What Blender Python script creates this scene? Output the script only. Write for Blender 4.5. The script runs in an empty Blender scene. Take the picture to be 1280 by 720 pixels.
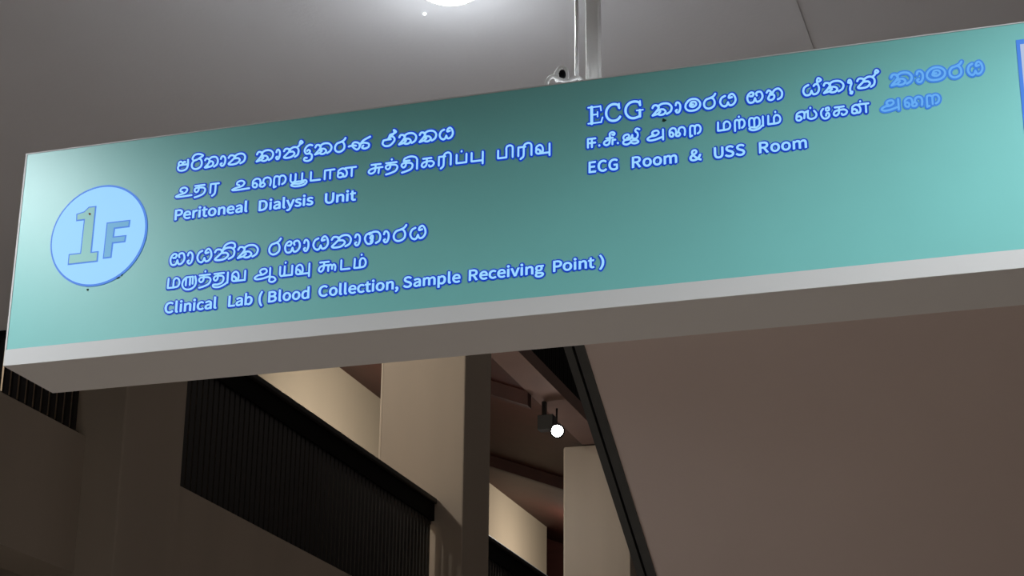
import bpy, bmesh, math
from mathutils import Matrix, Vector

SC = bpy.context.scene
COL = SC.collection

# ------------------------------------------------------------------ camera
YAW, PITCH, ROLL = math.radians(-17.8409), math.radians(20.2781), math.radians(0.6015)
cam_d = bpy.data.cameras.new('camera')
cam = bpy.data.objects.new('camera', cam_d); COL.objects.link(cam)
cam_d.sensor_width = 36; cam_d.lens = 36 * 2381.147 / 1280; cam_d.clip_start = .05; cam_d.clip_end = 300
fw = Vector((math.sin(YAW) * math.cos(PITCH), math.cos(YAW) * math.cos(PITCH), math.sin(PITCH)))
rt = Vector((math.cos(YAW), -math.sin(YAW), 0)); up = rt.cross(fw)
r2 = rt * math.cos(ROLL) + up * math.sin(ROLL); u2 = up * math.cos(ROLL) - rt * math.sin(ROLL)
cam.matrix_world = Matrix(((r2.x, u2.x, -fw.x, 0), (r2.y, u2.y, -fw.y, 0), (r2.z, u2.z, -fw.z, 1.5), (0, 0, 0, 1)))
SC.camera = cam

# ------------------------------------------------------------------ world, exposure
SC.view_settings.view_transform = 'Standard'; SC.view_settings.look = 'None'
SC.view_settings.exposure = 0; SC.view_settings.gamma = 1; SC.view_settings.use_curve_mapping = False
w = bpy.data.worlds.new('night'); SC.world = w; w.use_nodes = True
w.node_tree.nodes['Background'].inputs['Color'].default_value = (1.0, .88, .8, 1)
w.node_tree.nodes['Background'].inputs['Strength'].default_value = .10

def light(name, kind, loc, power, color=(1, 1, 1), aim=None, **kw):
    d = bpy.data.lights.new(name, kind); d.energy = power; d.color = color
    for k, v in kw.items(): setattr(d, k, v)
    o = bpy.data.objects.new(name, d); COL.objects.link(o); o.location = loc
    if aim is not None:
        o.rotation_euler = (Vector(aim) - Vector(loc)).to_track_quat('-Z', 'Y').to_euler()
    return o

CZ = 3.85                                   # hall ceiling height
WARM, COOL = (1, .9, .77), (.92, .97, 1)
# lamps of the hall ceiling (the fittings are built further down at the same places); those out of view are added to light hall and sign
HALL_LAMPS = [(-3.0, 2.25, 160), (.58, 2.15, 205), (-1.442, 3.945, 125), (-2.1, 5.1, 210), (-4.4, 1.6, 110), (-1.2, -.6, 15), (-4.4, -2, 70), (1.6, -1.6, 15)]
for x, y, pw in HALL_LAMPS:
    light('hall_light', 'SPOT', (x, y, CZ - .05), pw, COOL, (x, y, 0), spot_size=2.85, spot_blend=.5, shadow_soft_size=.06)
light('glow_fill', 'POINT', (-1.442, 3.945, CZ - .22), 3, COOL, shadow_soft_size=.05)  # extra point light hung below the fitting, added to widen its glow
# gallery lamps on the far side, and the flood lamp that lights the atrium
light('gallery_light', 'POINT', (-8.3, 13.6, 8.35), 230, WARM, shadow_soft_size=.15)
light('gallery_light', 'SPOT', (-7.3, 21.6, 7.6), 210, WARM, (-9.69, 22.2, 8.45), spot_size=1.9, spot_blend=.6, shadow_soft_size=.15)
light('gallery_light', 'POINT', (-8.1, 30.0, 8.3), 105, WARM, shadow_soft_size=.15)
light('flood_light', 'SPOT', (-6.05, 20.6, 7.62), 2000, (1, .97, .93), (-3.2, 10, 0), spot_size=1.6, spot_blend=.5, shadow_soft_size=.1)
light('spill_fill', 'POINT', (-6.9, 21.4, 6.9), 16, (1, .97, .93), shadow_soft_size=.1)  # unseen point light added off the flood lamp to brighten the gallery ceiling

# ------------------------------------------------------------------ materials
def lin(r, g, b):
    f = lambda c: (c / 255 / 12.92) if c <= 10 else ((c / 255 + .055) / 1.055) ** 2.4
    return (f(r), f(g), f(b), 1)

def mat(name, rgb, rough=.6, spec=.3, metal=0, noise=0, scale=4, bump=0, bscale=80, emit=None, estr=1, stretch=(1, 1, 1)):
    m = bpy.data.materials.new(name); m.use_nodes = True
    nt = m.node_tree; b = nt.nodes['Principled BSDF']
    b.inputs['Base Color'].default_value = lin(*rgb)
    b.inputs['Roughness'].default_value = rough
    b.inputs['Specular IOR Level'].default_value = spec
    b.inputs['Metallic'].default_value = metal
    if noise or bump:
        tc = nt.nodes.new('ShaderNodeTexCoord'); mp = nt.nodes.new('ShaderNodeMapping')
        mp.inputs['Scale'].default_value = stretch
        nt.links.new(tc.outputs['Object'], mp.inputs[0])
    if noise:
        n = nt.nodes.new('ShaderNodeTexNoise'); n.inputs['Scale'].default_value = scale; n.inputs['Detail'].default_value = 5
        nt.links.new(mp.outputs[0], n.inputs['Vector'])
        cr = nt.nodes.new('ShaderNodeValToRGB'); c = lin(*rgb)
        cr.color_ramp.elements[0].position = .3; cr.color_ramp.elements[1].position = .7
        cr.color_ramp.elements[0].color = tuple(x * (1 - noise) for x in c[:3]) + (1,)
        cr.color_ramp.elements[1].color = tuple(min(1, x * (1 + noise)) for x in c[:3]) + (1,)
        nt.links.new(n.outputs['Fac'], cr.inputs[0]); nt.links.new(cr.outputs[0], b.inputs['Base Color'])
    if bump:
        n2 = nt.nodes.new('ShaderNodeTexNoise'); n2.inputs['Scale'].default_value = bscale
        nt.links.new(mp.outputs[0], n2.inputs['Vector'])
        bp = nt.nodes.new('ShaderNodeBump'); bp.inputs['Strength'].default_value = bump; bp.inputs['Distance'].default_value = .01
        nt.links.new(n2.outputs['Fac'], bp.inputs['Height']); nt.links.new(bp.outputs[0], b.inputs['Normal'])
    if emit:
        b.inputs['Emission Color'].default_value = lin(*emit); b.inputs['Emission Strength'].default_value = estr
    return m

M = {
 'ceiling': mat('painted_ceiling', (190, 190, 194), .8, .2, noise=.03, scale=1.2, bump=.05),
 'soffit': mat('painted_soffit', (194, 177, 168), .8, .2, noise=.04, scale=.9, bump=.05),
 'wall': mat('cream_wall', (192, 180, 160), .8, .2, noise=.05, scale=.7, bump=.05, stretch=(1, 1, .3)),
 'stone': mat('column_cladding', (180, 170, 157), .65, .25, noise=.06, scale=1.5, bump=.04, stretch=(1, 1, .15)),
 'timber': mat('dark_red_timber', (66, 32, 27), .55, .3, noise=.18, scale=3, stretch=(.3, 3, 3)),
 'timber_dark': mat('dark_timber_beam', (62, 36, 32), .6, .3, noise=.15, scale=3),
 'floor': mat('polished_floor', (160, 147, 136), .35, .4, noise=.06, scale=2),
 'black': mat('black_metal', (20, 20, 21), .5, .35, noise=.1, scale=6),
 'fin': mat('charcoal_fin', (25, 25, 27), .45, .4, noise=.06, scale=5),
 'void': mat('black_sheet', (9, 9, 10), .8, .1, noise=.1, scale=3),
 'trim': mat('black_trim', (58, 58, 56), .5, .35, noise=.08, scale=6),
 'teal': mat('teal_acrylic', (122, 194, 190), .38, .4, noise=.02, scale=5),
 'white': mat('white_metal', (204, 203, 202), .5, .3, noise=.015, scale=3),
 'letter': mat('lit_letter_face', (30, 50, 70), .5, .2, emit=(156, 212, 255), estr=1.0),
 'letter_edge': mat('lit_letter_edge', (6, 20, 60), .5, .2, emit=(14, 60, 186), estr=1.0),
 'letter_faint': mat('faint_letter_face', (40, 70, 90), .5, .2, emit=(106, 176, 246), estr=.85),  # paler blue, lower contrast, for the last words of the right block
 'letter_faint_edge': mat('faint_letter_edge', (20, 50, 90), .5, .2, emit=(70, 140, 235), estr=.75),
 'badge': mat('lit_badge', (40, 60, 80), .5, .2, emit=(146, 204, 255), estr=1.0),
 'badge_rim': mat('badge_edge', (20, 45, 90), .5, .2, emit=(72, 132, 226), estr=.85),
 'frosted': mat('lit_frosted_panel', (70, 75, 85), .5, .2, emit=(196, 214, 246), estr=.7),
 'numeral': mat('cut_numeral', (132, 186, 178), .5, .3, emit=(96, 136, 140), estr=.5),
 'numeral_blue': mat('cut_numeral_blue', (80, 140, 165), .5, .3, emit=(90, 150, 196), estr=.6),
 'dirt': mat('dirt', (40, 60, 56), .9, .1),
 'rust': mat('rust_spot', (120, 66, 46), .9, .1),
 'lamp': mat('lamp_diffuser', (255, 255, 255), .5, .2, emit=(244, 250, 255), estr=12),
 'flood': mat('flood_lens', (255, 255, 255), .4, .3, emit=(255, 252, 246), estr=40),
 'cable': mat('white_cable', (214, 212, 208), .5, .3),
 'cable_white': mat('bright_white_cable', (240, 240, 240), .5, .3),
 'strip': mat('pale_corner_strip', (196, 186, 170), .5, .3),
 'dark_wall': mat('dark_unseen_wall', (86, 78, 74), .7, .2, noise=.08, scale=1.5),  # unseen wall toned dark so less light bounces onto the stair underside
 'beam': mat('mauve_beam', (128, 106, 99), .8, .2, noise=.05, scale=2),
 'pole': mat('white_steel', (236, 235, 234), .6, .3, noise=.02, scale=6),
}

# ------------------------------------------------------------------ helpers
def link(name, bm, m, parent=None, smooth=False):
    me = bpy.data.meshes.new(name)
    bmesh.ops.recalc_face_normals(bm, faces=bm.faces[:])
    bm.to_mesh(me); bm.free()
    if smooth:
        for p in me.polygons: p.use_smooth = True
    me.materials.append(M[m] if isinstance(m, str) else m)
    o = bpy.data.objects.new(name, me); COL.objects.link(o)
    if parent: o.parent = parent
    return o

def box(bm, x0, x1, y0, y1, z0, z1, bev=0):
    t = bmesh.new(); bmesh.ops.create_cube(t, size=1)
    for v in t.verts:
        v.co = Vector((x0 + (v.co.x + .5) * (x1 - x0), y0 + (v.co.y + .5) * (y1 - y0), z0 + (v.co.z + .5) * (z1 - z0)))
    if bev: bmesh.ops.bevel(t, geom=t.edges[:], offset=bev, segments=2, affect='EDGES', profile=.5)
    me = bpy.data.meshes.new('t'); t.to_mesh(me); t.free(); bm.from_mesh(me); bpy.data.meshes.remove(me)

def boxes(*args, bev=0):
    bm = bmesh.new()
    for a in args: box(bm, *a, bev=bev)
    return bm

def prism(bm, pts, axis, a, b):
    """polygon pts (2D) extruded along an axis from a to b"""
    def P(p, t):
        return {'x': (t, p[0], p[1]), 'y': (p[0], t, p[1]), 'z': (p[0], p[1], t)}[axis]
    A = [bm.verts.new(P(p, a)) for p in pts]; B = [bm.verts.new(P(p, b)) for p in pts]
    bm.faces.new(A); bm.faces.new(B[::-1])
    n = len(pts)
    for i in range(n): bm.faces.new((A[i], B[i], B[(i + 1) % n], A[(i + 1) % n]))

def lathe(bm, prof, seg=40, mtx=None):
    rings = []
    for r, z in prof:
        if r < 1e-6: rings.append([bm.verts.new((0, 0, z))])
        else: rings.append([bm.verts.new((r * math.cos(2 * math.pi * i / seg), r * math.sin(2 * math.pi * i / seg), z)) for i in range(seg)])
    for a, b in zip(rings, rings[1:]):
        for i in range(seg):
            j = (i + 1) % seg
            if len(a) == 1 and len(b) == 1: continue
            if len(a) == 1: bm.faces.new((a[0], b[i], b[j]))
            elif len(b) == 1: bm.faces.new((a[i], a[j], b[0]))
            else: bm.faces.new((a[i], a[j], b[j], b[i]))
    if mtx: bmesh.ops.transform(bm, matrix=mtx, verts=bm.verts[:])

def tube(bm, pts, r, seg=10):
    P = [Vector(p) for p in pts]; rings = []; n = None
    for i, p in enumerate(P):
        t = (P[min(i + 1, len(P) - 1)] - P[max(i - 1, 0)]).normalized()
        if n is None: n = t.orthogonal().normalized()
        n = (n - t * n.dot(t)).normalized(); b = t.cross(n)
        rings.append([bm.verts.new(p + (n * math.cos(2 * math.pi * k / seg) + b * math.sin(2 * math.pi * k / seg)) * r) for k in range(seg)])
    for a, c in zip(rings, rings[1:]):
        for k in range(seg): bm.faces.new((a[k], a[(k + 1) % seg], c[(k + 1) % seg], c[k]))
    bm.faces.new(rings[0]); bm.faces.new(rings[-1][::-1])

def catmull(pts, n=5):
    out = []
    if len(pts) < 3: return list(pts)
    for i in range(len(pts) - 1):
        p0 = pts[max(i - 1, 0)]; p1 = pts[i]; p2 = pts[i + 1]; p3 = pts[min(i + 2, len(pts) - 1)]
        for k in range(n):
            t = k / n
            out.append(tuple(.5 * ((2 * b) + (c - a) * t + (2 * a - 5 * b + 4 * c - d) * t * t + (3 * b - a - 3 * c + d) * t ** 3)
                             for a, b, c, d in zip(p0, p1, p2, p3)))
    out.append(tuple(pts[-1])); return out

def thing(name, label, cat, loc=(0, 0, 0), group=None):
    o = bpy.data.objects.new(name, None); COL.objects.link(o); o.location = loc
    o.empty_display_size = .1
    return tag(o, label, cat, group)
def tag(o, label, cat, group=None):
    o['label'] = label; o['category'] = cat
    if group: o['group'] = group
    return o
def struct(name, bm, m):
    o = link(name, bm, m); o['kind'] = 'structure'; return o
def local(bm, origin):
    bmesh.ops.translate(bm, vec=-Vector(origin), verts=bm.verts[:]); return bm


# ------------------------------------------------------------------ the hall
EY = 5.96                                   # where the hall ceiling ends at the atrium
struct('floor', boxes((-11.5, 4, -5, 36, -.2, 0)), 'floor')
struct('ceiling', boxes((-5.4, 3.6, -5, EY, CZ, CZ + .45)), 'ceiling')
struct('wall_right', boxes((3.6, 3.8, -5, 36, 0, 10)), 'dark_wall')
struct('wall_back', boxes((-11.5, 3.8, -5.2, -5, 0, 10)), 'wall')
struct('trim_1', boxes((-.642, -.626, -5, EY - .02, CZ - .004, CZ)), 'ceiling')        # joint cover in the ceiling
struct('trim_2', boxes((-5.4, -1.82, EY, EY + .05, CZ - .02, CZ + .47)), 'void')        # dark edge of the hall ceiling

# ------------------------------------------------------------------ atrium: columns, spandrels, galleries
CX0, CX1, CW, BAY = -6.593, -5.733, .78, 6.34
COLY = [10.05 + BAY * i for i in range(-2, 4)]
PX, P0, P1 = -6.0, 4.704, 5.826             # railing plane, its foot and its top
SLOPE = .38                                 # gallery ceiling rises away from the atrium
ceil_z = lambda x: 8.1 + SLOPE * (-x - 6.35)

col_labels = ['cream clad square column standing out of view at the near left',
 'cream clad square column left of the sign, nearest the camera',
 'dim beige square column below the sign corner, between the two nearest black slatted railings',
 'pale beige square column with a dark right face, below the middle of the sign',
 'cream square column behind the bright flood lamp and the black stair edge',
 'cream square column furthest away behind the staircase underside']
cols = [(i, y) for i, y in enumerate(COLY) if i in (2, 3, 4)]
for i, y in cols:
    r = thing('column', col_labels[i], 'column', (CX0, y, 0), 'atrium columns')
    o = local(boxes((CX0, CX1, y, y + CW, 0, 8.07), bev=.012), (CX0, y, 0))
    link('shaft', o, 'stone', r)
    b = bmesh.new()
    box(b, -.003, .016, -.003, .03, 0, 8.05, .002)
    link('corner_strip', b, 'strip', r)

bays = []
for k, (ya, yb) in enumerate(zip(COLY, COLY[1:])):
    a, b = ya + CW, yb
    bays.append((a, b))
    struct('trim_%d' % (10 + k), boxes((PX - .35, PX, a, b, CZ, P0)), 'stone')              # spandrel below the railing
    struct('trim_%d' % (20 + k), boxes((PX - .35, PX, ya, yb, 8.085, 8.25)), 'beam')         # edge beam above the gallery
ya, yb = COLY[0], 34
struct('floor.001', boxes((-11.5, PX - .35, ya, yb, 4.45, 4.70)), 'floor')
struct('ceiling.001', boxes((-11.5, PX - .35, ya, yb, CZ + .1, CZ + .3)), 'timber')       # under the gallery
bm = bmesh.new()
prism(bm, [(-6.34, ceil_z(-6.34)), (-11.5, ceil_z(-11.5)), (-11.5, ceil_z(-11.5) + .2), (-6.34, ceil_z(-6.34) + .2)], 'y', ya, yb)
struct('ceiling.002', bm, 'timber')
struct('wall_left', boxes((-9.9, -9.69, ya, 32.3, 4.7, 9.37)), 'wall')
struct('wall_left_recess', boxes((-11.5, -11.3, ya, 34, 4.7, 10.2)), 'timber')
struct('wall_left_lower', boxes((-11.5, -11.3, ya, 34, 0, 4.7)), 'wall')
struct('wall_far', boxes((-11.5, 3.6, 34, 34.2, 0, 11)), 'timber')
for k, y in enumerate((20.4, 26.05)):
    bm = bmesh.new()
    prism(bm, [(-6.36, ceil_z(-6.36) - .17), (-11.2, ceil_z(-11.2) - .17), (-11.2, ceil_z(-11.2) + .01), (-6.36, ceil_z(-6.36) + .01)], 'y', y, y + .14)
    struct('trim_%d' % (30 + k), bm, 'timber_dark')

def railing(a, b, z0, z1, label, m='fin', gap=.024, th=.014):
    r = thing('slatted_railing', label, 'railing', (PX, a, z0), 'black slatted railings')
    L, H = b - a - .004, z1 - z0
    bm = bmesh.new(); n = int(L / .086); p = (L - .06) / n
    for i in range(n):
        y = .03 + i * p
        box(bm, -.032 - th, -.032, y, y + p - gap, .002, H - .2)
    box(bm, -.085, -.046, .002, L, .0, .03); box(bm, -.085, -.046, .002, L, H - .24, H - .2)
    link('slat_screen', bm, m, r)
    link('top_fascia', boxes((-.088, -.012, .002, L, H - .21, H - .05)), 'void', r)
    link('top_rail', boxes((-.14, .015, .002, L, H - .05, H), bev=.01), 'black', r)
    return r
railing(bays[1][0], bays[1][1], P0, P1, 'black slatted railing at the far left, above the dim beige wall under the sign corner', gap=.037)
railing(bays[2][0], bays[2][1], P0, P1, 'large black slatted railing sloping down to the pale column below the sign')
railing(bays[3][0], bays[3][1], P0, P1, 'black slatted railing low between the pale column and the cream column behind the lamp')
railing(bays[3][0] - CW, bays[3][1], 8.25, 9.45, 'black upper floor railing in the gap between beam and stair edge', 'void')

# ------------------------------------------------------------------ staircase seen from below
SX, SS = -1.737, .5874
st = thing('staircase', 'wide staircase seen from below with smooth grey brown underside and black edge trim', 'staircase', (SX, EY, 0))
y1 = EY + CZ / SS
zl = lambda y: CZ - SS * (y - EY)
bm = bmesh.new()
prism(bm, [(.003, CZ - .002), (y1 - EY, 0), (y1 - EY + .5, 0), (.003, CZ + .25)], 'x', .0, 3.59 - SX)
link('soffit', bm, 'soffit', st)
bm = bmesh.new(); nst = 22; dy = (y1 - EY) / nst
for i in range(nst):
    z = CZ + .3 - (i + 1) * CZ / nst
    box(bm, .1, 3.55 - SX, .3 + i * dy, .3 + (i + 1) * dy + .02, max(0, z - .2), z + .12)
link('steps', bm, 'floor', st)
for x0, x1 in ((-.075, -.045), (-.035, 0)):
    bm = bmesh.new()
    prism(bm, [(.052, CZ - .04), (y1 - EY - .02, 0), (y1 - EY + .3, 0), (.052, CZ + .2)], 'x', x0, x1)
    link('edge_trim', bm, 'trim', st)
bm = bmesh.new()
prism(bm, [(.052, CZ - .01), (y1 - EY, .0), (y1 - EY + .3, 0), (.052, CZ + .18)], 'x', -.045, -.035)
link('edge_groove', bm, 'void', st)

# ------------------------------------------------------------------ lamps
def ceiling_lamp(x, y, label, power, color=COOL, r=.068):
    t = thing('ceiling_lamp', label, 'lamp', (x, y, CZ), 'round ceiling lamps of the hall')
    bm = bmesh.new(); lathe(bm, [(r + .006, 0), (r + .012, -.006), (r + .008, -.014), (r, -.016), (r, 0)]); link('trim_ring', bm, 'white', t, True)
    bm = bmesh.new(); lathe(bm, [(r, -.008), (r, -.016), (r * .8, -.024), (r * .4, -.03), (0, -.032)]); link('diffuser', bm, 'lamp', t, True)
    return t
LL = ['unseen round ceiling lamp in front of the left end of the sign', 'unseen round ceiling lamp in front of the right end of the sign', 'bright round lamp in the ceiling above the sign',
      'unseen added round ceiling lamp near the atrium edge left of the sign', 'unseen added round ceiling lamp far left of the sign', 'round ceiling lamp added unseen behind the viewer', 'round ceiling lamp added unseen behind the viewer on the left', 'round ceiling lamp added unseen behind the viewer on the right']
for (x, y, pw), lb in zip(HALL_LAMPS, LL): ceiling_lamp(x, y, lb, pw)
t = thing('ceiling_dot', 'tiny bright white dot on the ceiling beside the round lamp', 'bright_dot', (-1.549, 4.058, CZ))
bm = bmesh.new(); lathe(bm, [(.0035, 0), (.0035, -.002), (.002, -.0035), (0, -.004)], 16); link('lens', bm, 'lamp', t, True)  # tiny bead in the glowing lamp material, drawn as a bright dot

LP = Vector((-6.10, 20.75, 7.70))
t = thing('flood_lamp', 'bright white flood lamp on a black bracket under the gallery beam', 'lamp', LP)
aim = (Vector((0, 0, 1.5)) - LP).normalized()
rot = aim.to_track_quat('Z', 'Y').to_matrix().to_4x4()
bm = bmesh.new(); lathe(bm, [(0, -.13), (.05, -.13), (.07, -.1), (.085, -.02), (.09, .0), (.09, .03), (.068, .03), (.068, 0)], 32, rot); link('housing', bm, 'black', t, True)
bm = bmesh.new(); lathe(bm, [(.068, .012), (.05, .022), (0, .027)], 32, rot); link('lens', bm, 'flood', t, True)
bm = boxes((-.24, -.05, -.02, .12, .03, .21), (-.2, -.15, .02, .08, .2, .384), bev=.006); link('driver_box', bm, 'black', t)
bm = bmesh.new(); tube(bm, [(-.12, .05, .1), (-.06, .05, .09), (0, .04, .06)], .014); tube(bm, [(-.02, .03, .05), (-.02, .05, .29)], .012); link('bracket', bm, 'black', t, True)

LINES = {}
LINES['sin1'] = [('pa',381.4,410.1,407.5,26.7),('ri',414.9,443.5,407.3,26.7),('ta',446.4,480.6,407.1,26.6),('aa',482.4,499.5,406.9,26.6),('na',502.3,544.7,406.7,26.5),('ka',569.0,610.0,406.3,26.4),('aa',613.2,627.1,406.1,26.3),('nx',631.8,671.1,405.9,26.3),('du',679.3,700.9,405.7,26.2),('ka',704.2,744.5,405.5,26.1),('ra',749.1,775.4,405.2,26.1),('nna',780.9,830.6,404.9,26.0),('ee',856.7,888.9,404.5,25.8),('ka',894.3,935.2,404.3,25.8),('ka',939.8,979.4,404.0,25.7),('ya',983.6,1016.7,403.7,25.6)]
LINES['tam1'] = [('U',381.8,422.3,346.6,24.6),('THA',426.1,455.5,346.5,24.5),('RA',461.6,487.2,346.4,24.4),('U',514.8,557.8,346.3,24.3),('AI',562.3,609.5,346.1,24.2),('RRA',611.1,643.6,346.0,24.2),('YUU',648.6,690.2,345.9,24.1),('TA',695.5,722.3,345.8,24.0),('AA',727.3,754.5,345.8,24.0),('NNNA',756.3,801.4,345.7,23.9),('CU',828.0,862.9,345.5,23.8),('THx',865.9,896.2,345.4,23.7),('THI',901.5,940.4,345.3,23.7),('KA',945.7,977.0,345.2,23.6),('RI',982.1,1014.1,345.1,23.5),('PAx',1021.1,1048.6,345.0,23.5),('PU',1053.6,1084.1,345.0,23.4),('PI',1111.1,1147.8,344.8,23.3),('RI',1154.0,1188.1,344.7,23.2),('VU',1192.8,1227.1,344.6,23.2)]
LINES['eng1'] = [('Peritoneal',385.1,556.9,293.9,24.6),('Dialysis',582.1,708.1,292.1,24.3),('Unit',733.5,804.4,290.9,24.1)]
LINES['sin2'] = [('sa',380.8,417.9,188.8,29.4),('aa',420.5,438.0,188.7,29.4),('ya',444.1,480.9,188.6,29.3),('ni',485.2,533.9,188.5,29.2),('ka',539.1,587.4,188.4,29.1),('ra',610.5,638.7,188.3,28.9),('sa',646.3,683.9,188.2,28.9),('aa',688.5,704.2,188.1,28.8),('ya',710.2,747.3,188.0,28.7),('na',751.8,797.8,187.9,28.6),('aa',802.6,819.1,187.9,28.6),('ga',825.3,863.2,187.8,28.5),('aa',866.2,882.7,187.7,28.4),('ra',888.9,918.8,187.6,28.4),('ya',924.9,962.3,187.6,28.3)]
LINES['tam2'] = [('MA',379.0,410.6,137.2,25.5),('RU',413.8,449.3,137.2,25.4),('THx',452.1,483.2,137.2,25.4),('THU',486.0,523.3,137.3,25.3),('VA',528.1,563.7,137.3,25.2),('AAA',580.1,632.0,137.3,25.1),('YAx',636.0,670.1,137.4,25.0),('VU',673.9,709.3,137.4,25.0),('KUU',725.1,766.4,137.4,24.9),('TA',773.9,798.2,137.5,24.8),('MAx',803.8,833.6,137.5,24.7)]
LINES['eng2'] = [('Clinical',378.0,499.5,82.3,25.2),('Lab',525.7,581.7,82.8,25.0),('(',594.4,604.6,83.0,24.9),('Blood',616.5,709.5,83.3,24.8),('Collection,',729.1,905.6,84.1,24.5),('Sample',915.1,1038.5,84.8,24.2),('Receiving',1055.5,1213.8,85.5,23.9),('Point',1231.8,1317.5,86.2,23.7),(')',1326.1,1337.2,86.4,23.6)]
LINES['sin3'] = [('E_',1302.9,1337.6,396.7,41.1),('C_',1338.9,1374.8,396.9,41.0),('G_',1379.3,1419.5,397.2,40.8),('ka',1437.3,1479.6,397.6,26.5),('aa',1483.6,1498.7,397.8,26.4),('ma',1504.0,1538.3,398.0,26.4),('ra',1542.2,1568.5,398.2,26.3),('ya',1574.5,1609.9,398.5,26.2),('sa',1629.1,1663.7,398.8,26.1),('ha',1668.5,1702.3,399.1,26.0),('sx',1740.1,1776.2,399.6,25.9),('ka',1780.9,1822.3,399.8,25.8),('ae',1827.6,1839.7,400.1,25.7),('nx',1846.2,1884.8,400.3,25.7)]
LINES['sin3w'] = [('ka',1911.5,1953.4,397.8,27.2),('aa',1958.8,1976.2,398.1,27.2),('ma',1978.4,2017.0,398.5,27.1),('ra',2021.6,2048.6,398.8,27.0),('ya',2056.1,2087.5,399.2,27.0)]
LINES['tam3'] = [('II',1301.1,1322.1,344.8,23.0),('dot',1326.1,1330.8,344.9,23.0),('CII',1335.7,1362.6,345.0,22.9),('dot',1364.6,1369.3,345.2,22.9),('JII',1375.1,1412.2,345.3,22.8),('A',1425.3,1466.2,345.7,22.8),('AI',1470.5,1506.9,346.0,22.7),('RRA',1511.7,1538.4,346.2,22.6),('MA',1568.2,1597.7,346.6,22.5),('RRx',1601.9,1626.6,346.8,22.5),('RRU',1630.6,1663.9,347.1,22.4),('MAx',1668.3,1697.1,347.3,22.4),('SAx',1723.5,1768.7,347.7,22.2),('EE',1772.2,1794.0,348.0,22.2),('KA',1797.1,1827.3,348.2,22.1),('NNNx',1831.1,1867.6,348.4,22.1)]
LINES['tam3w'] = [('A',1889.0,1930.2,348.4,22.8),('AI',1933.7,1971.2,348.4,22.7),('RRA',1974.5,2003.1,348.3,22.7)]
LINES['eng3'] = [('ECG',1305.5,1367.1,290.3,25.0),('Room',1395.0,1487.9,290.0,24.8),('&',1511.6,1537.2,289.8,24.6),('USS',1561.0,1623.9,289.6,24.5),('Room',1650.6,1745.2,289.4,24.3)]
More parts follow.
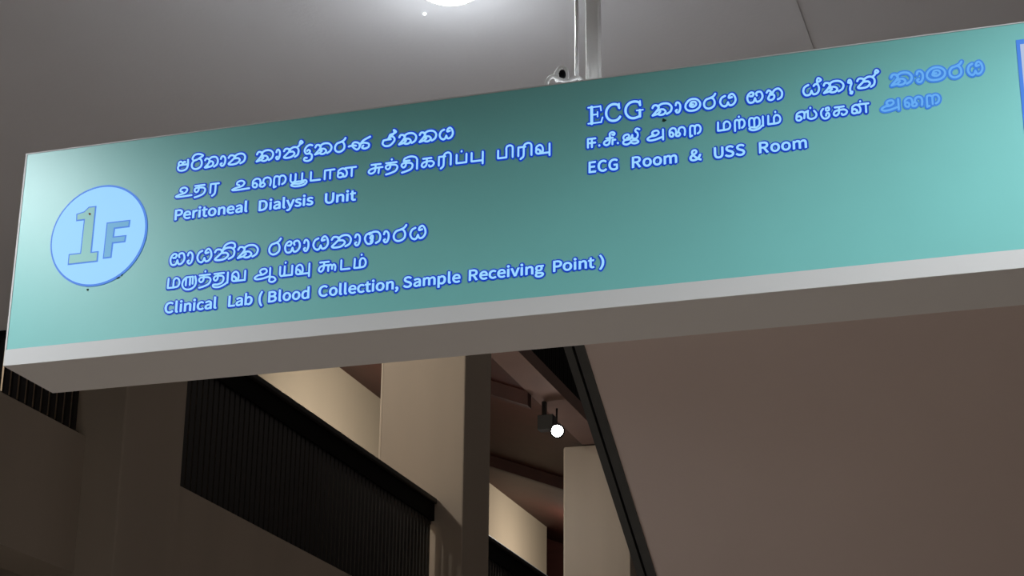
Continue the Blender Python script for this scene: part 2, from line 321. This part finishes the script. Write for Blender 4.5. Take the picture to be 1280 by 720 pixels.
LATIN = {
'&': ['91,-5 112,-2 132,3 149,13 165,25 180,15 195,6 210,0 224,-5 232,22 221,26 209,31 197,38 184,47 198,67 211,90 221,113 229,138 199,138 192,117 184,97 174,79 163,63 145,79 128,96 112,115 98,135 119,151 138,168 151,188 156,211 152,231 143,247 127,258 105,261 81,257 63,244 51,225 47,201 48,187 51,172 56,156 63,141 44,126 28,110 17,90 13,67 18,38 34,15 59,1', '144,42 132,33 120,27 108,22 95,21 74,24 58,34 48,49 44,68 46,83 53,95 64,107 76,118 91,98 107,78 125,59', '86,156 81,168 77,179 75,191 74,201 76,216 82,228 92,236 106,239 117,236 124,230 129,221 130,210 126,194 117,180 103,168'],
'(': ['84,-69 103,-60 84,-21 70,21 62,64 59,109 62,153 70,197 84,238 103,277 84,286 62,246 46,204 36,158 32,109 36,59 46,14 62,-29'],
')': ['35,-69 56,-29 72,14 83,59 86,109 83,158 72,204 56,246 35,286 15,277 34,238 49,197 57,153 60,109 57,64 49,21 34,-21 15,-60'],
',': ['26,-67 48,-54 64,-38 74,-17 77,7 76,22 70,34 62,42 50,44 41,43 33,38 28,31 26,22 28,12 33,5 41,1 50,-1 54,0 51,-15 44,-28 33,-39 19,-48'],
'B': ['35,0 117,0 156,5 187,19 207,42 214,75 210,99 200,117 183,129 162,137 162,138 178,147 190,159 197,176 200,194 193,223 175,242 147,253 111,257 35,257', '68,148 68,231 107,231 134,229 153,222 164,209 168,190 164,172 153,159 134,151 106,148', '68,26 68,123 112,123 142,120 164,111 178,97 182,76 178,54 164,38 142,29 112,26'],
'C': ['132,-5 155,-2 176,5 195,17 211,32 193,53 180,41 166,32 151,26 133,24 100,31 75,52 59,85 54,129 59,172 76,205 101,226 134,233 150,231 164,226 176,219 187,209 204,230 192,242 175,252 156,259 134,261 89,252 53,226 29,184 20,128 29,72 52,31 88,4'],
'D': ['35,0 101,0 152,9 190,34 212,75 220,129 212,184 189,224 152,248 99,257 35,257', '68,27 68,230 97,230 136,224 165,204 181,172 187,129 181,86 165,54 136,34 97,27'],
'E': ['35,0 187,0 187,28 68,28 68,121 165,121 165,149 68,149 68,229 183,229 183,257 35,257'],
'G': ['136,-5 161,-2 182,4 201,13 215,25 215,133 131,133 131,106 186,106 186,39 177,33 165,28 153,25 139,24 103,31 76,52 59,85 54,129 60,172 77,205 104,226 139,233 157,231 171,226 184,218 194,209 212,230 199,241 183,251 162,258 138,261 91,252 54,226 29,184 20,128 29,72 53,31 90,4'],
'L': ['35,0 180,0 180,28 68,28 68,257 35,257'],
'P': ['35,0 68,0 68,102 110,102 148,107 178,121 198,146 204,181 198,217 178,240 148,253 109,257 35,257', '68,129 68,230 104,230 134,228 155,220 168,205 172,181 168,158 156,141 135,132 106,129'],
'R': ['68,135 68,230 111,230 137,228 157,220 169,206 173,185 169,163 157,147 137,138 111,135', '176,0 213,0 147,112 171,122 189,137 201,158 205,185 199,219 180,241 152,253 116,257 35,257 35,0 68,0 68,109 114,109'],
'S': ['106,-5 143,1 170,17 188,40 194,68 190,93 178,112 162,126 141,137 104,153 89,159 75,168 65,180 62,196 65,211 75,223 90,230 110,233 127,231 142,226 156,219 168,209 185,230 170,242 152,252 132,259 110,261 77,256 52,242 35,221 29,193 34,169 46,150 63,137 81,127 118,111 135,103 148,94 157,82 161,65 157,48 146,35 130,27 107,24 87,26 68,33 51,43 36,56 17,33 35,18 56,6 80,-2'],
'U': ['126,-5 163,1 192,20 211,54 218,106 218,257 187,257 187,105 183,66 170,41 150,28 126,24 103,28 84,41 71,66 67,105 67,257 34,257 34,106 41,54 61,20 90,1'],
'a': ['76,-5 93,-2 109,3 125,12 139,23 140,23 143,0 169,0 169,117 165,149 154,174 133,189 103,195 81,193 61,187 43,179 29,170 41,148 53,156 67,162 82,167 98,168 117,164 129,154 136,138 137,120 85,111 49,97 28,77 21,49 25,26 36,10 54,-1', '85,21 72,23 61,28 54,38 51,51 56,68 70,82 97,92 137,99 137,46 124,35 111,28 98,23'],
'b': ['116,-5 147,2 173,22 192,55 199,98 194,138 179,169 155,188 123,195 107,193 92,187 77,179 63,168 64,202 64,279 32,279 32,0 58,0 61,20 62,20 75,9 89,2 102,-3', '111,22 100,23 89,27 77,33 64,42 64,142 78,153 90,161 103,166 115,168 138,163 154,149 163,127 165,98 161,66 150,42 132,28'],
'c': ['107,-5 124,-3 140,2 155,9 169,19 155,41 145,34 134,28 123,24 110,22 86,27 67,42 55,65 51,95 56,125 68,148 87,163 111,168 122,167 131,164 140,158 149,152 165,173 154,181 142,188 127,193 110,195 75,188 46,169 26,137 18,95 25,53 44,22 72,2'],
'd': ['97,-5 114,-2 129,3 143,12 155,22 156,22 159,0 185,0 185,279 153,279 153,206 154,173 142,182 130,189 116,194 101,195 70,188 43,168 25,137 19,95 24,53 40,21 65,2', '104,22 82,27 65,42 55,65 51,95 56,125 68,148 85,163 106,168 118,167 130,163 141,157 153,148 153,48 141,37 129,29 117,24'],
'e': ['109,-5 127,-3 144,1 158,7 172,15 160,36 149,30 138,25 126,22 113,21 88,26 68,39 55,60 50,88 178,88 179,106 174,143 160,171 136,189 103,195 72,188 44,168 25,137 18,95 25,53 45,22 74,2', '49,110 56,135 68,154 85,166 104,169 124,166 139,154 148,136 151,110'],
'g': ['96,-88 136,-82 166,-68 186,-47 193,-22 188,-1 176,13 155,21 126,23 89,23 73,25 63,29 57,36 56,44 57,51 59,57 63,62 68,67 96,60 123,65 145,78 160,99 166,126 164,138 161,149 156,158 150,166 189,166 189,190 123,190 96,195 69,190 46,177 31,155 25,127 27,111 33,97 41,85 50,76 50,75 42,68 35,60 31,50 29,39 30,29 34,20 39,13 46,8 46,6 34,-3 25,-13 20,-25 18,-37 24,-58 40,-74 65,-84', '96,82 80,85 68,94 59,108 56,127 59,146 68,160 80,169 96,172 112,169 125,160 133,146 137,127 133,108 125,94 112,85', '101,-65 78,-63 60,-56 50,-46 46,-32 47,-24 50,-16 56,-8 65,0 90,-3 123,-3 139,-4 151,-8 159,-16 161,-27 157,-41 145,-54 126,-62'],
'i': ['32,0 64,0 64,190 32,190', '48,229 57,231 64,235 68,242 70,251 68,259 64,266 57,270 48,271 40,270 33,266 29,259 27,251 29,242 33,235 40,231'],
'l': ['66,-5 84,-2 80,23 73,22 64,36 64,279 32,279 32,38 34,20 40,7 51,-2'],
'm': ['32,0 64,0 64,138 77,151 89,160 101,165 112,167 128,164 139,155 145,139 147,116 147,0 179,0 179,138 192,151 204,160 216,165 227,167 243,164 254,155 260,139 263,116 263,0 294,0 294,120 291,152 280,176 262,190 237,195 220,192 204,185 189,173 174,159 167,174 156,185 141,192 121,195 105,193 90,186 75,175 62,162 62,162 58,190 32,190'],
'n': ['32,0 64,0 64,138 78,151 90,160 103,165 116,167 133,164 144,155 150,139 152,116 152,0 184,0 184,120 181,152 170,176 152,190 126,195 108,193 91,186 76,175 62,162 62,162 58,190 32,190'],
'o': ['106,-5 139,2 167,22 187,53 194,95 187,137 167,169 139,188 106,195 73,188 45,169 25,137 18,95 25,53 45,22 73,2', '106,22 84,27 66,42 55,65 51,95 55,125 66,148 84,163 106,168 129,163 146,148 157,125 161,95 157,65 146,42 129,27'],
'p': ['32,-80 64,-80 64,-16 63,18 76,8 90,1 103,-3 116,-5 147,2 173,22 192,55 199,98 194,138 179,169 155,188 123,195 107,193 91,187 76,178 62,168 62,168 58,190 32,190', '111,22 100,23 89,27 77,33 64,42 64,142 78,153 91,161 103,166 115,168 138,163 154,149 163,127 165,98 161,66 150,42 132,28'],
'r': ['32,0 64,0 64,122 75,143 87,156 100,164 112,166 131,163 137,191 116,195 101,192 86,184 73,172 62,155 62,155 58,190 32,190'],
's': ['82,-5 112,0 133,12 146,30 151,52 146,75 132,90 114,101 93,110 78,116 65,122 56,131 52,143 54,153 61,162 72,168 88,170 100,169 111,165 121,160 131,153 146,173 134,182 120,189 104,193 87,195 59,191 39,179 26,162 22,141 27,120 39,105 57,94 77,86 93,80 107,72 117,63 120,50 118,38 111,29 99,23 83,20 67,22 53,27 39,34 27,43 11,22 26,11 43,3 62,-3'],
't': ['92,-5 127,2 121,27 99,21 85,24 76,31 71,42 70,58 70,164 121,164 121,190 70,190 70,244 43,244 40,190 9,188 9,164 38,164 38,59 41,33 50,13 66,0'],
'v': ['73,0 111,0 178,190 146,190 110,82 93,26 91,26 74,82 38,190 5,190'],
'y': ['35,-82 61,-77 80,-63 95,-42 106,-16 178,190 147,190 112,85 97,31 95,31 76,85 38,190 5,190 81,0 77,-15 70,-31 60,-44 49,-53 34,-56 19,-53 13,-78'],
}

# ------------------------------------------------------------------ the sign (all sign coordinates in millimetres from its lower left front corner)
SL, SH, SD = 2640, 500, 205
sg = thing('hanging_sign', 'long teal illuminated direction sign hanging from a white pole, with blue lettering', 'sign', (-2.2345, 3.38, 2.75))
mm = .001
link('housing', boxes((0, SL * mm, .004, SD * mm, 0, .4985), bev=.0015), 'white', sg)
link('face_panel', boxes((.004, SL * mm - .004, 0, .0045, .0375, .4975)), 'teal', sg)
link('bottom_strip', boxes((0, SL * mm, -.001, .0045, 0, .0372), bev=.0008), 'white', sg)
link('edge_strip', boxes((0, .004, -.001, .0045, .0375, .5), (.004, SL * mm, -.001, .03, .4976, .5)), 'white', sg)

def ribbon(bm, pts, wd, z0, z1):
    """a flat stroke of width wd (a number or one per point) with round ends; z0 back, z1 front (towards the viewer)"""
    n = len(pts)
    ws = wd if isinstance(wd, list) else [wd] * n
    rows = []
    for i, p in enumerate(pts):
        a = pts[max(i - 1, 0)]; b = pts[min(i + 1, n - 1)]
        dx, dy = b[0] - a[0], b[1] - a[1]; l = math.hypot(dx, dy) or 1
        rows.append((p, (dx / l, dy / l), ws[i] / 2))
    outl = []
    (p, d, r) = rows[0]
    lefts = [(p[0] - d[1] * r, p[1] + d[0] * r) for p, d, r in rows]
    rights = [(p[0] + d[1] * r, p[1] - d[0] * r) for p, d, r in rows]
    F = lambda q, z: bm.verts.new((q[0] * mm, -z * mm, q[1] * mm))
    lf = [F(q, z1) for q in lefts]; rf = [F(q, z1) for q in rights]; lb = [F(q, z0) for q in lefts]; rb = [F(q, z0) for q in rights]
    for i in range(n - 1):
        bm.faces.new((lf[i], lf[i + 1], rf[i + 1], rf[i])); bm.faces.new((lb[i], lb[i + 1], lf[i + 1], lf[i])); bm.faces.new((rf[i], rf[i + 1], rb[i + 1], rb[i]))
    for e, s in ((0, -1), (n - 1, 1)):
        p, d, r = rows[e]; K = 6; arc = []
        for k in range(1, K):
            an = math.pi / 2 - math.pi * k / K            # from left side round to right side
            arc.append((p[0] + (s * d[0] * math.cos(an) - d[1] * math.sin(an)) * r, p[1] + (s * d[1] * math.cos(an) + d[0] * math.sin(an)) * r))
        af = [lf[e]] + [F(q, z1) for q in arc] + [rf[e]]; ab = [lb[e]] + [F(q, z0) for q in arc] + [rb[e]]
        bm.faces.new(af)
        for k in range(K): bm.faces.new((af[k], af[k + 1], ab[k + 1], ab[k]))

def pts2(s): return [tuple(float(v) / 100 for v in p.split(',')) for p in s.split()]

# letter shapes as strokes in a box one wide and one high; '|' separates strokes, '-' in front keeps a stroke's corners sharp
G = {
 # Sinhala
 'pa': '96,104 99,50 85,10 50,-2 15,6 3,32 12,55|8,55 45,58 94,58|12,55 8,80 25,95 40,85 48,72 60,88 72,84',
 'ra': '105,135 88,112 55,98 22,88 3,58 6,22 30,0 62,0 92,22 97,60 82,92 62,100',
 'ri': '62,102 85,92 97,60 92,22 62,0 30,0 6,22 3,58 20,85 50,95|20,85 4,110 22,145 58,152 88,142 104,128 66,104',
 'ta': '0,78 10,95 25,88 38,62 22,30 2,2 38,4 60,14 66,40 54,58 32,56|30,82 52,102 84,98 100,68 98,24 74,0|2,2 20,14 38,4',
 'aa': '12,72 26,94 60,96 92,72 92,32 66,2 30,0 12,18 34,26',
 'na': '0,74 10,96 30,92 40,74 20,40 2,10 22,0 52,6 70,34 60,58 40,60|34,78 58,102 86,98 101,66 96,22 74,2',
 'ni': '0,74 10,96 30,92 40,74 20,40 2,10 22,0 52,6 70,34 60,58 40,60|34,78 58,102 86,98 101,66 96,22 74,2|40,84 52,128 78,146 98,134 102,104 92,88',
 'nx': '0,74 10,96 30,92 40,74 20,40 2,10 22,0 52,6 70,34 60,58 40,60|34,78 58,102 82,98 96,66 92,22 74,2|84,96 100,118 102,146 110,160 120,142 108,128',
 'ka': '0,74 8,96 24,94 34,74 24,44 0,0|-0,0 28,10|28,10 40,-2 58,0 70,22 60,46 42,50 26,40|28,82 52,104 84,98 102,62 96,20 76,0|-28,10 42,30',
 'du': '100,100 66,108 26,92 4,56 22,22 60,20 74,42 54,58 36,48|60,20 98,2 96,-42 50,-58 4,-46 10,-22 36,-24',
 'nna': '0,42 14,46 26,20 42,0 54,26 48,66 26,78 18,54 36,42|54,26 62,66 74,90 104,118|56,58 76,62 98,46 98,14 80,0 66,12 72,34',
 'ee': '10,62 2,30 22,2 60,2 92,40 94,72 74,94 48,80|8,60 36,66 66,66|66,92 92,132 86,160 106,138 84,120 60,112 52,86',
 'ya': '34,100 12,84 2,44 16,6 40,2 52,34|52,34 62,4 84,8 100,42 96,84 80,112 62,100 58,76 78,80|16,6 30,-3 40,2',
 'sa': '36,62 44,86 28,100 8,78 2,40 14,4 40,4 52,40|52,40 62,4 86,10 101,48 92,92 72,98 60,84 64,64|28,100 40,96|36,62 20,64',
 'ga': '36,100 10,84 2,46 18,4 44,4 52,30 36,52 50,74 52,44 40,20|30,84 54,104 86,98 101,62 96,20 74,2',
 'ma': '24,100 6,70 4,30 26,2 68,0 96,26 100,68 78,104 46,112 22,98|34,56 44,82 68,80 74,52 56,34 36,42 34,56 54,58',
 'ha': '0,78 12,98 28,80 18,46 8,16 26,0 46,14 48,46 28,54|34,56 52,94 80,104 101,66 96,18 72,0|22,66 30,60',
 'sx': '34,100 10,80 2,40 14,4 40,4 52,40|52,40 62,4 86,10 98,48 92,92 76,98 66,84|92,92 88,130 96,156 112,136 100,120',
 'ae': '12,72 30,94 70,92 88,60 60,30 50,0 70,-28 100,-20 84,-40 50,-34|34,70 60,64',
 # Latin capitals with serifs: width factors follow after '@'
 'E_': '-26,0 26,100@1.5|-2,98 86,98@.7|-86,100 90,72@.7|-26,52 66,52@.7|-66,66 66,38@.7|-2,2 92,2@.7|-90,2 100,30@.7',
 'C_': '92,74 84,92 58,100 30,93 10,68 10,34 30,8 60,0 84,6 98,20@1.2|-92,100 94,70@.7',
 'G_': '90,74 82,92 56,100 28,93 9,68 9,34 28,8 56,0 88,8@1.2|-90,100 92,72@.7|-88,6 88,44@1.3|-70,44 106,44@.7',
 # Tamil
 'U': '44,48 30,58 34,86 58,94 74,68 60,34 24,20 2,2 30,-4 104,0',
 'THA': '-4,98 92,98|40,98 38,44 18,26 2,48 12,72 50,74 86,66 100,38 84,0 44,-20 6,-30',
 'THx': '-4,98 92,98|40,98 38,44 18,26 2,48 12,72 50,74 86,66 100,38 84,0 44,-20 6,-30|50,132 51,136',
 'THI': '12,98 50,98|28,98 26,44 12,26 0,48 8,72 34,74 60,66 70,38 60,0 30,-20 4,-30|14,98 20,126 54,142 86,128 98,98|-98,98 98,-6',
 'THU': '-4,98 70,98|30,98 28,44 14,26 2,48 12,72 40,74 62,66 70,38 60,0 30,-16|30,-16 2,-14 4,-36 40,-44 80,-22 98,4|-98,98 98,-8',
 'RA': '-12,0 12,98 100,98|-66,98 66,20|66,20 60,-14 34,-36',
 'RI': '-6,0 6,98 54,98|-44,98 44,20|44,20 40,-14 22,-36|44,98 52,126 76,138 94,122 98,96|-98,96 98,-4',
 'RU': '-26,10 26,94 76,94|-56,94 56,10|26,94 4,60 2,10 24,-28 62,-34 92,-6 100,40 92,94|-76,94 76,20',
 'RRA': '-6,-24 6,70|6,70 12,94 30,98 46,84 48,50|-48,60 48,0|48,70 58,96 84,94 99,60 92,20 72,2|-6,-24 22,-16',
 'RRx': '-6,-24 6,70|6,70 12,94 30,98 46,84 48,50|-48,60 48,0|48,70 58,96 84,94 99,60 92,20 72,2|46,130 47,134',
 'RRU': '-4,10 4,70|4,70 10,94 24,98 36,84 38,50|-38,60 38,0|38,70 46,96 64,94 74,60 72,10|72,10 50,-16 16,-8 4,-26 30,-44 66,-34 92,0|-96,100 96,-6',
 'AI': '26,30 16,52 3,38 6,10 20,2 27,24 24,40|3,38 4,74 20,98 38,88 44,50 42,10 58,0 68,22 56,46 44,26|58,46 62,84 78,98 94,84 99,48 96,4',
 'YA': '-8,98 8,20|8,20 16,2 34,4 42,30|-42,20 42,98|-30,2 98,2 98,98',
 'YAx': '-8,98 8,20|8,20 16,2 34,4 42,30|-42,20 42,98|-30,2 98,2 98,98|46,134 47,138',
 'YUU': '-6,98 6,30|6,30 14,10 30,12 36,36|-36,30 36,98|-28,10 76,10 76,98|76,10 98,16 104,-8 86,-36 40,-42 12,-26 24,-10 60,-16 88,-4',
 'TA': '-8,98 8,2 100,2',
 'AA': '-8,0 8,98 100,98|-60,98 60,0',
 'NNNA': '34,26 24,50 8,40 8,10 22,0 36,14 34,38|8,40 10,78 30,98 48,80 56,40 50,6 34,4|-46,98 104,98|-82,98 82,0',
 'NNNx': '34,26 24,50 8,40 8,10 22,0 36,14 34,38|8,40 10,78 30,98 48,80 56,40 50,6 34,4|-46,98 104,98|-88,98 88,0|56,130 57,134',
 'CU': '-20,98 86,98|50,98 46,24 22,0 2,16 10,44 42,58 100,60|-76,60 72,-2',
 'KA': '-12,98 78,98|42,98 40,30 20,2 2,20 12,52 44,62 80,62 99,38 88,8 66,2 60,18',
 'PAx': '-6,98 6,2 96,2 96,98|50,130 51,134',
 'PU': '-6,98 6,2 96,2|-96,98 96,-34',
 'PI': '-4,90 4,2 58,2|-58,2 58,96|56,94 62,124 80,134 96,120 99,94|-99,94 99,-2',
 'VU': '30,26 20,50 4,40 6,10 20,0 34,12 32,36|4,40 6,78 26,98 44,80 50,40 46,4|-22,0 96,2|-96,100 96,-30',
 'VA': '30,26 20,50 4,40 6,10 20,0 34,12 32,36|4,40 6,78 26,98 44,80 50,40 46,4|-22,0 96,2|-96,98 96,0',
 'MA': '-6,98 4,2 54,2|54,2 88,10 100,48 88,88 64,96 50,72|-50,76 50,2',
 'MAx': '-6,98 4,2 54,2|54,2 88,10 100,48 88,88 64,96 50,72|-50,76 50,2|62,132 63,136',
 'A': '36,52 28,70 38,92 58,92 64,62 46,38 20,34 2,10 14,-10 44,-8 80,12|-88,98 88,-16|20,34 30,44 46,38',
 'AAA': '32,52 26,70 34,92 52,92 58,62 42,38 18,34 2,10 12,-6 40,-4 72,12|-74,98 74,-6|74,-6 72,-38 88,-50 101,-32 94,-4 80,4',
 'KUU': '-8,98 60,98|32,98 30,30 16,2 2,20 10,52 34,62 58,62|-58,62 58,2|58,50 70,66 80,50 80,20|80,50 92,64 100,40 98,4',
 'II': '-10,0 10,96 100,96|-10,48 98,48|-58,96 58,0',
 'dot': '50,8 52,9@1.15',
 'CII': '-24,78 82,78|56,98 52,24 28,0 4,16 10,44 40,56|-84,52 104,52|-80,52 78,4|56,98 56,130 78,142 98,128 92,108 78,114',
 'JII': '26,52 40,62 36,90 16,90 4,60 16,34 48,40 60,80|60,80 62,44 84,36 94,66 92,96|48,40 10,26 4,-6 26,-22 48,-2 50,14|50,-2 72,-20 96,-8 88,14 60,18|92,96 78,124 88,148 104,136',
 'SAx': '28,26 18,50 4,38 6,8 18,0 28,16|4,38 8,80 28,98 42,80 40,20|40,80 60,100|-58,98 58,20|58,20 72,2 92,14 98,52 88,92|70,128 71,132',
 'EE': '30,100 8,70 8,28 30,-10 66,-14 92,10 88,40 66,42 58,18|58,100 88,108 92,78 64,74 58,92',
}
STROKE = {'sin': (3.9, 10.6), 'tam': (3.7, 10.2)}

def strokes(bm, g, x0, x1, v, h, wd, core, z0, z1):
    """wd: width of this layer; core: width of the letter face, which stays inside the box"""
    x0 += core / 2; x1 -= core / 2; v += core / 2; h -= core
    for s in G[g].split('|'):
        f = 1.0
        if '@' in s: s, f = s.split('@'); f = float(f)
        sharp = s[0] == '-'
        P = [(x0 + float(a) / 100 * (x1 - x0), v + float(b) / 100 * h) for a, b in (t.split(',') for t in (s[1:] if sharp else s).split())]
        width = core * f + (wd - core)
        if sharp:
            for a, b in zip(P, P[1:]): ribbon(bm, [a, b], width, z0, z1)
        else: ribbon(bm, catmull(P), width, z0, z1)

RSB = {'c': 12, 'e': 14, 'o': 18, 'a': 26, 't': 6, 'r': 2, 'v': 5, 'y': 5, '(': 10, ',': 20, 'i': 27, 'l': 24, 's': 12, 'P': 10, 'L': 8}
def latin_contours(word):
    x = 0; out = []
    for ch in word:
        cs = [[tuple(map(float, p.split(','))) for p in c.split()] for c in LATIN[ch]]
        out += [[(px + x, py) for px, py in c] for c in cs]
        x += max(p[0] for c in cs for p in c) + RSB.get(ch, 26)
    lo = min(p[0] for c in out for p in c); hi = max(p[0] for c in out for p in c)
    return [[((px - lo) / (hi - lo), py / 257) for px, py in c] for c in out]

def latin(bm, word, x0, x1, v, h, off, z0, z1):
    inset = 1.1                                           # room for the heavier stroke
    a, b = x0 + inset, x1 - inset
    cu = bpy.data.curves.new('t', 'CURVE'); cu.dimensions = '2D'; cu.fill_mode = 'BOTH'
    cu.offset = off * mm; cu.extrude = (z1 - z0) / 2 * mm
    for c in latin_contours(word):
        s = cu.splines.new('POLY'); s.points.add(len(c) - 1); s.use_cyclic_u = True
        for q, (px, py) in zip(s.points, c): q.co = ((a + px * (b - a)) * mm, (v + py * (h - 1.5) + .75) * mm, 0, 1)
    o = bpy.data.objects.new('t', cu); COL.objects.link(o)
    dg = bpy.context.evaluated_depsgraph_get(); dg.update()
    me = bpy.data.meshes.new_from_object(o.evaluated_get(dg))
    me.transform(Matrix(((1, 0, 0, 0), (0, 0, -1, -(z0 + z1) / 2 * mm), (0, 1, 0, 0), (0, 0, 0, 1))))
    bm.from_mesh(me); bpy.data.meshes.remove(me); bpy.data.objects.remove(o); bpy.data.curves.remove(cu)

def latin_edge(bm, word, x0, x1, v, h, wd, z0, z1):
    a, b = x0 + 1.1, x1 - 1.1
    for c in latin_contours(word):
        P = [(a + px * (b - a), v + py * (h - 1.5) + .75) for px, py in c]
        ribbon(bm, P + [P[0]], wd, z0, z1)
        for p in P[::2]: ribbon(bm, [(p[0] - .05, p[1]), (p[0] + .05, p[1])], wd, z0, z1 - .02)

TEXT_LABEL = {
 'sin1': 'first line of blue lettering beside the round badge', 'tam1': 'second line of blue lettering beside the round badge',
 'eng1': 'line reading Peritoneal Dialysis Unit', 'sin2': 'fourth line of blue lettering, above the Clinical Lab line',
 'tam2': 'fifth line of blue lettering, directly above Clinical Lab', 'eng2': 'line reading Clinical Lab (Blood Collection, Sample Receiving Point)',
 'sin3': 'top right line starting with ECG in serif capitals', 'sin3w': 'pale last word of the top right line',
 'tam3': 'middle line of the right hand block', 'tam3w': 'pale last word of the middle right line', 'eng3': 'line reading ECG Room & USS Room'}
for key, items in LINES.items():
    faint = key.endswith('w')
    words = []                                             # one part per word
    for it in items:
        if words and not key.startswith('eng') and it[1] - words[-1][-1][2] < 7.5: words[-1].append(it)
        else: words.append([it])
    for k, word in enumerate(words):
        core, edge = bmesh.new(), bmesh.new()
        for g, x0, x1, v, h in word:
            if key.startswith('eng'):
                latin(core, g, x0, x1, v, h, 0, 1.0, 2.4); latin_edge(core, g, x0, x1, v, h, 1.5, 1.0, 2.4); latin_edge(edge, g, x0, x1, v, h, 7.6, 0, 1.0)
            else:
                wc, we = STROKE[key[:3]]
                strokes(core, g, x0, x1, v, h, wc, wc, 1.0, 2.4); strokes(edge, g, x0, x1, v, h, we, wc, 0, 1.0)
        o = link('lettering', core, 'letter_faint' if faint else 'letter', sg)
        o['label'] = ('word %s in the ' % word[0][0] if key.startswith('eng') else 'word %d of the ' % (k + 1)) + TEXT_LABEL[key]
        e = link('letter_edge', edge, 'letter_faint_edge' if faint else 'letter_edge', o); e['label'] = 'deeper blue glowing edge of the letters'

# round floor badge with 1F
def poly_part(name, pts, z0, z1, m, parent):
    bm = bmesh.new(); prism(bm, [(x * mm, y * mm) for x, y in pts], 'y', -z0 * mm, -z1 * mm)
    bm.normal_update(); bmesh.ops.triangulate(bm, faces=[f for f in bm.faces if len(f.verts) > 4]); return link(name, bm, m, parent)
def disc(cx, cy, r): return [(cx + r * math.cos(2 * math.pi * i / 96), cy + r * math.sin(2 * math.pi * i / 96)) for i in range(96)]
bx, by = 203.5, 280
bd = poly_part('floor_badge', disc(bx, by, 113), 0, 2.2, 'badge', sg); bd['label'] = 'round light blue badge reading 1F'
poly_part('badge_rim', disc(bx + .5, by, 117.5), 0, 1.4, 'badge_rim', bd)
def grow(pts, d):
    n = len(pts); out = []
    ar = sum(pts[i][0] * pts[(i + 1) % n][1] - pts[(i + 1) % n][0] * pts[i][1] for i in range(n)); s = 1 if ar > 0 else -1
    for i in range(n):
        a, p, b = Vector(pts[i - 1]), Vector(pts[i]), Vector(pts[(i + 1) % n])
        d1, d2 = (p - a).normalized(), (b - p).normalized()
        n1, n2 = Vector((d1.y, -d1.x)) * s, Vector((d2.y, -d2.x)) * s
        k = (n1 + n2); k = k / max(.35, k.length_squared / 2) if k.length > 1e-6 else n1
        out.append((p.x + k.x * d, p.y + k.y * d))
    return out
ONE = [(138.5, 220.5), (205.7, 220.5), (205.7, 239.3), (189, 239.3), (190, 347), (175.5, 347), (165, 337.5), (148, 334), (148.8, 322), (168, 322), (166.5, 240.2), (138.5, 240.2)]
EFF = [(223.4, 226), (238.6, 226), (239.6, 259), (269, 259), (270, 269.5), (240, 269.5), (241, 293), (276, 293), (276.5, 304.2), (225, 304.2)]
for nm, P, m in (('numeral', ONE, 'numeral'), ('letter', EFF, 'numeral_blue')):
    o = poly_part(nm, P, 2.2, 3.4, m, bd)
for nm, P in (('numeral_edge', grow(ONE, 3)), ('letter_outline', grow(EFF, 3))):
    poly_part(nm, P, 2.2, 2.9, 'badge_rim', bd)

# bordered lit panel at the right end
fr = boxes((2.1515, 2.46, -.0016, 0, .07, .4625)); o = link('lit_panel', fr, 'badge_rim', sg); o['label'] = 'pale lit panel with blue border at the right end'
link('panel_face', boxes((2.1585, 2.453, -.0026, -.0016, .077, .452)), 'frosted', o)

# dirt on the face
def blob(cx, cy, rx, ry, m, z=1.0, seed=0):
    P = [(cx + rx * math.cos(t) * (1 + .35 * math.sin(3 * t + seed)), cy + ry * math.sin(t) * (1 + .3 * math.cos(2 * t + seed))) for t in [2 * math.pi * i / 18 for i in range(18)]]
    return poly_part('dirt_mark', P, 0, z, m, sg)
blob(268, 186, 3, 7.5, 'dirt', 1.2, 1); blob(258, 177, 5, 2.5, 'dirt', 1.2, 2); blob(189, 156, 2.2, 2.6, 'dirt', 1, 0); blob(1462, 387, 4, 3, 'dirt', 1, 2)
o = blob(178.5, 332, 2.6, 3, 'rust', 3.8, 1); o['label'] = 'small rust spot on the numeral'

# ------------------------------------------------------------------ pole and cables above the sign
ps = thing('support_pole', 'white steel pole holding up the teal sign from the ceiling', 'pole', (-.945, 3.482, 3.2485))
PT = CZ - 3.2485
link('tube', boxes((-.0135, .0135, -.0135, .0135, .006, PT), bev=.001), 'pole', ps)
link('base_plate', boxes((-.022, .05, -.045, .045, 0, .006), bev=.001), 'pole', ps)
link('ceiling_flange', boxes((-.022, .05, -.05, .05, PT - .008, PT), bev=.001), 'pole', ps)
bm = bmesh.new()
pts = catmull([(0, 0, PT - .001), (0, 0, .4), (.0005, 0, .2), (0, 0, .03), (0, -.004, .008)], 4)
tube(bm, pts, .0042)
o = link('power_cable', bm, 'cable_white', None, True); o.location = (-.9745, 3.455, 3.2485)
tag(o, 'bright white cable running straight down along the left of the sign pole', 'cable')
cl = thing('cable_loop', 'small loose loop of pale cable lying on the sign top left of the pole', 'cable', (-.985, 3.392, 3.249))
bm = bmesh.new()
tube(bm, catmull([(-.036, -.006, -.002), (-.031, -.006, .016), (-.022, 0, .024), (-.008, .004, .017), (.008, .004, .012), (.02, .006, .016), (.028, .016, .022), (.036, .03, .014), (.04, .04, .004)], 6), .0042)
link('loose_cable', bm, 'cable_white', cl, True)
bm = bmesh.new()
tube(bm, catmull([(-.016, .008, .016), (-.02, .008, .034), (-.008, .01, .049), (.004, .008, .038), (.006, .006, .02), (-.004, .004, .014)], 6), .0033)
link('cable_eye', bm, 'cable_white', cl, True)
bm = bmesh.new(); lathe(bm, [(0, -.01), (.006, -.009), (.008, 0), (.005, .007), (0, .009)], 16, Matrix.Translation((-.006, .012, .034))); link('connector', bm, 'void', cl, True)
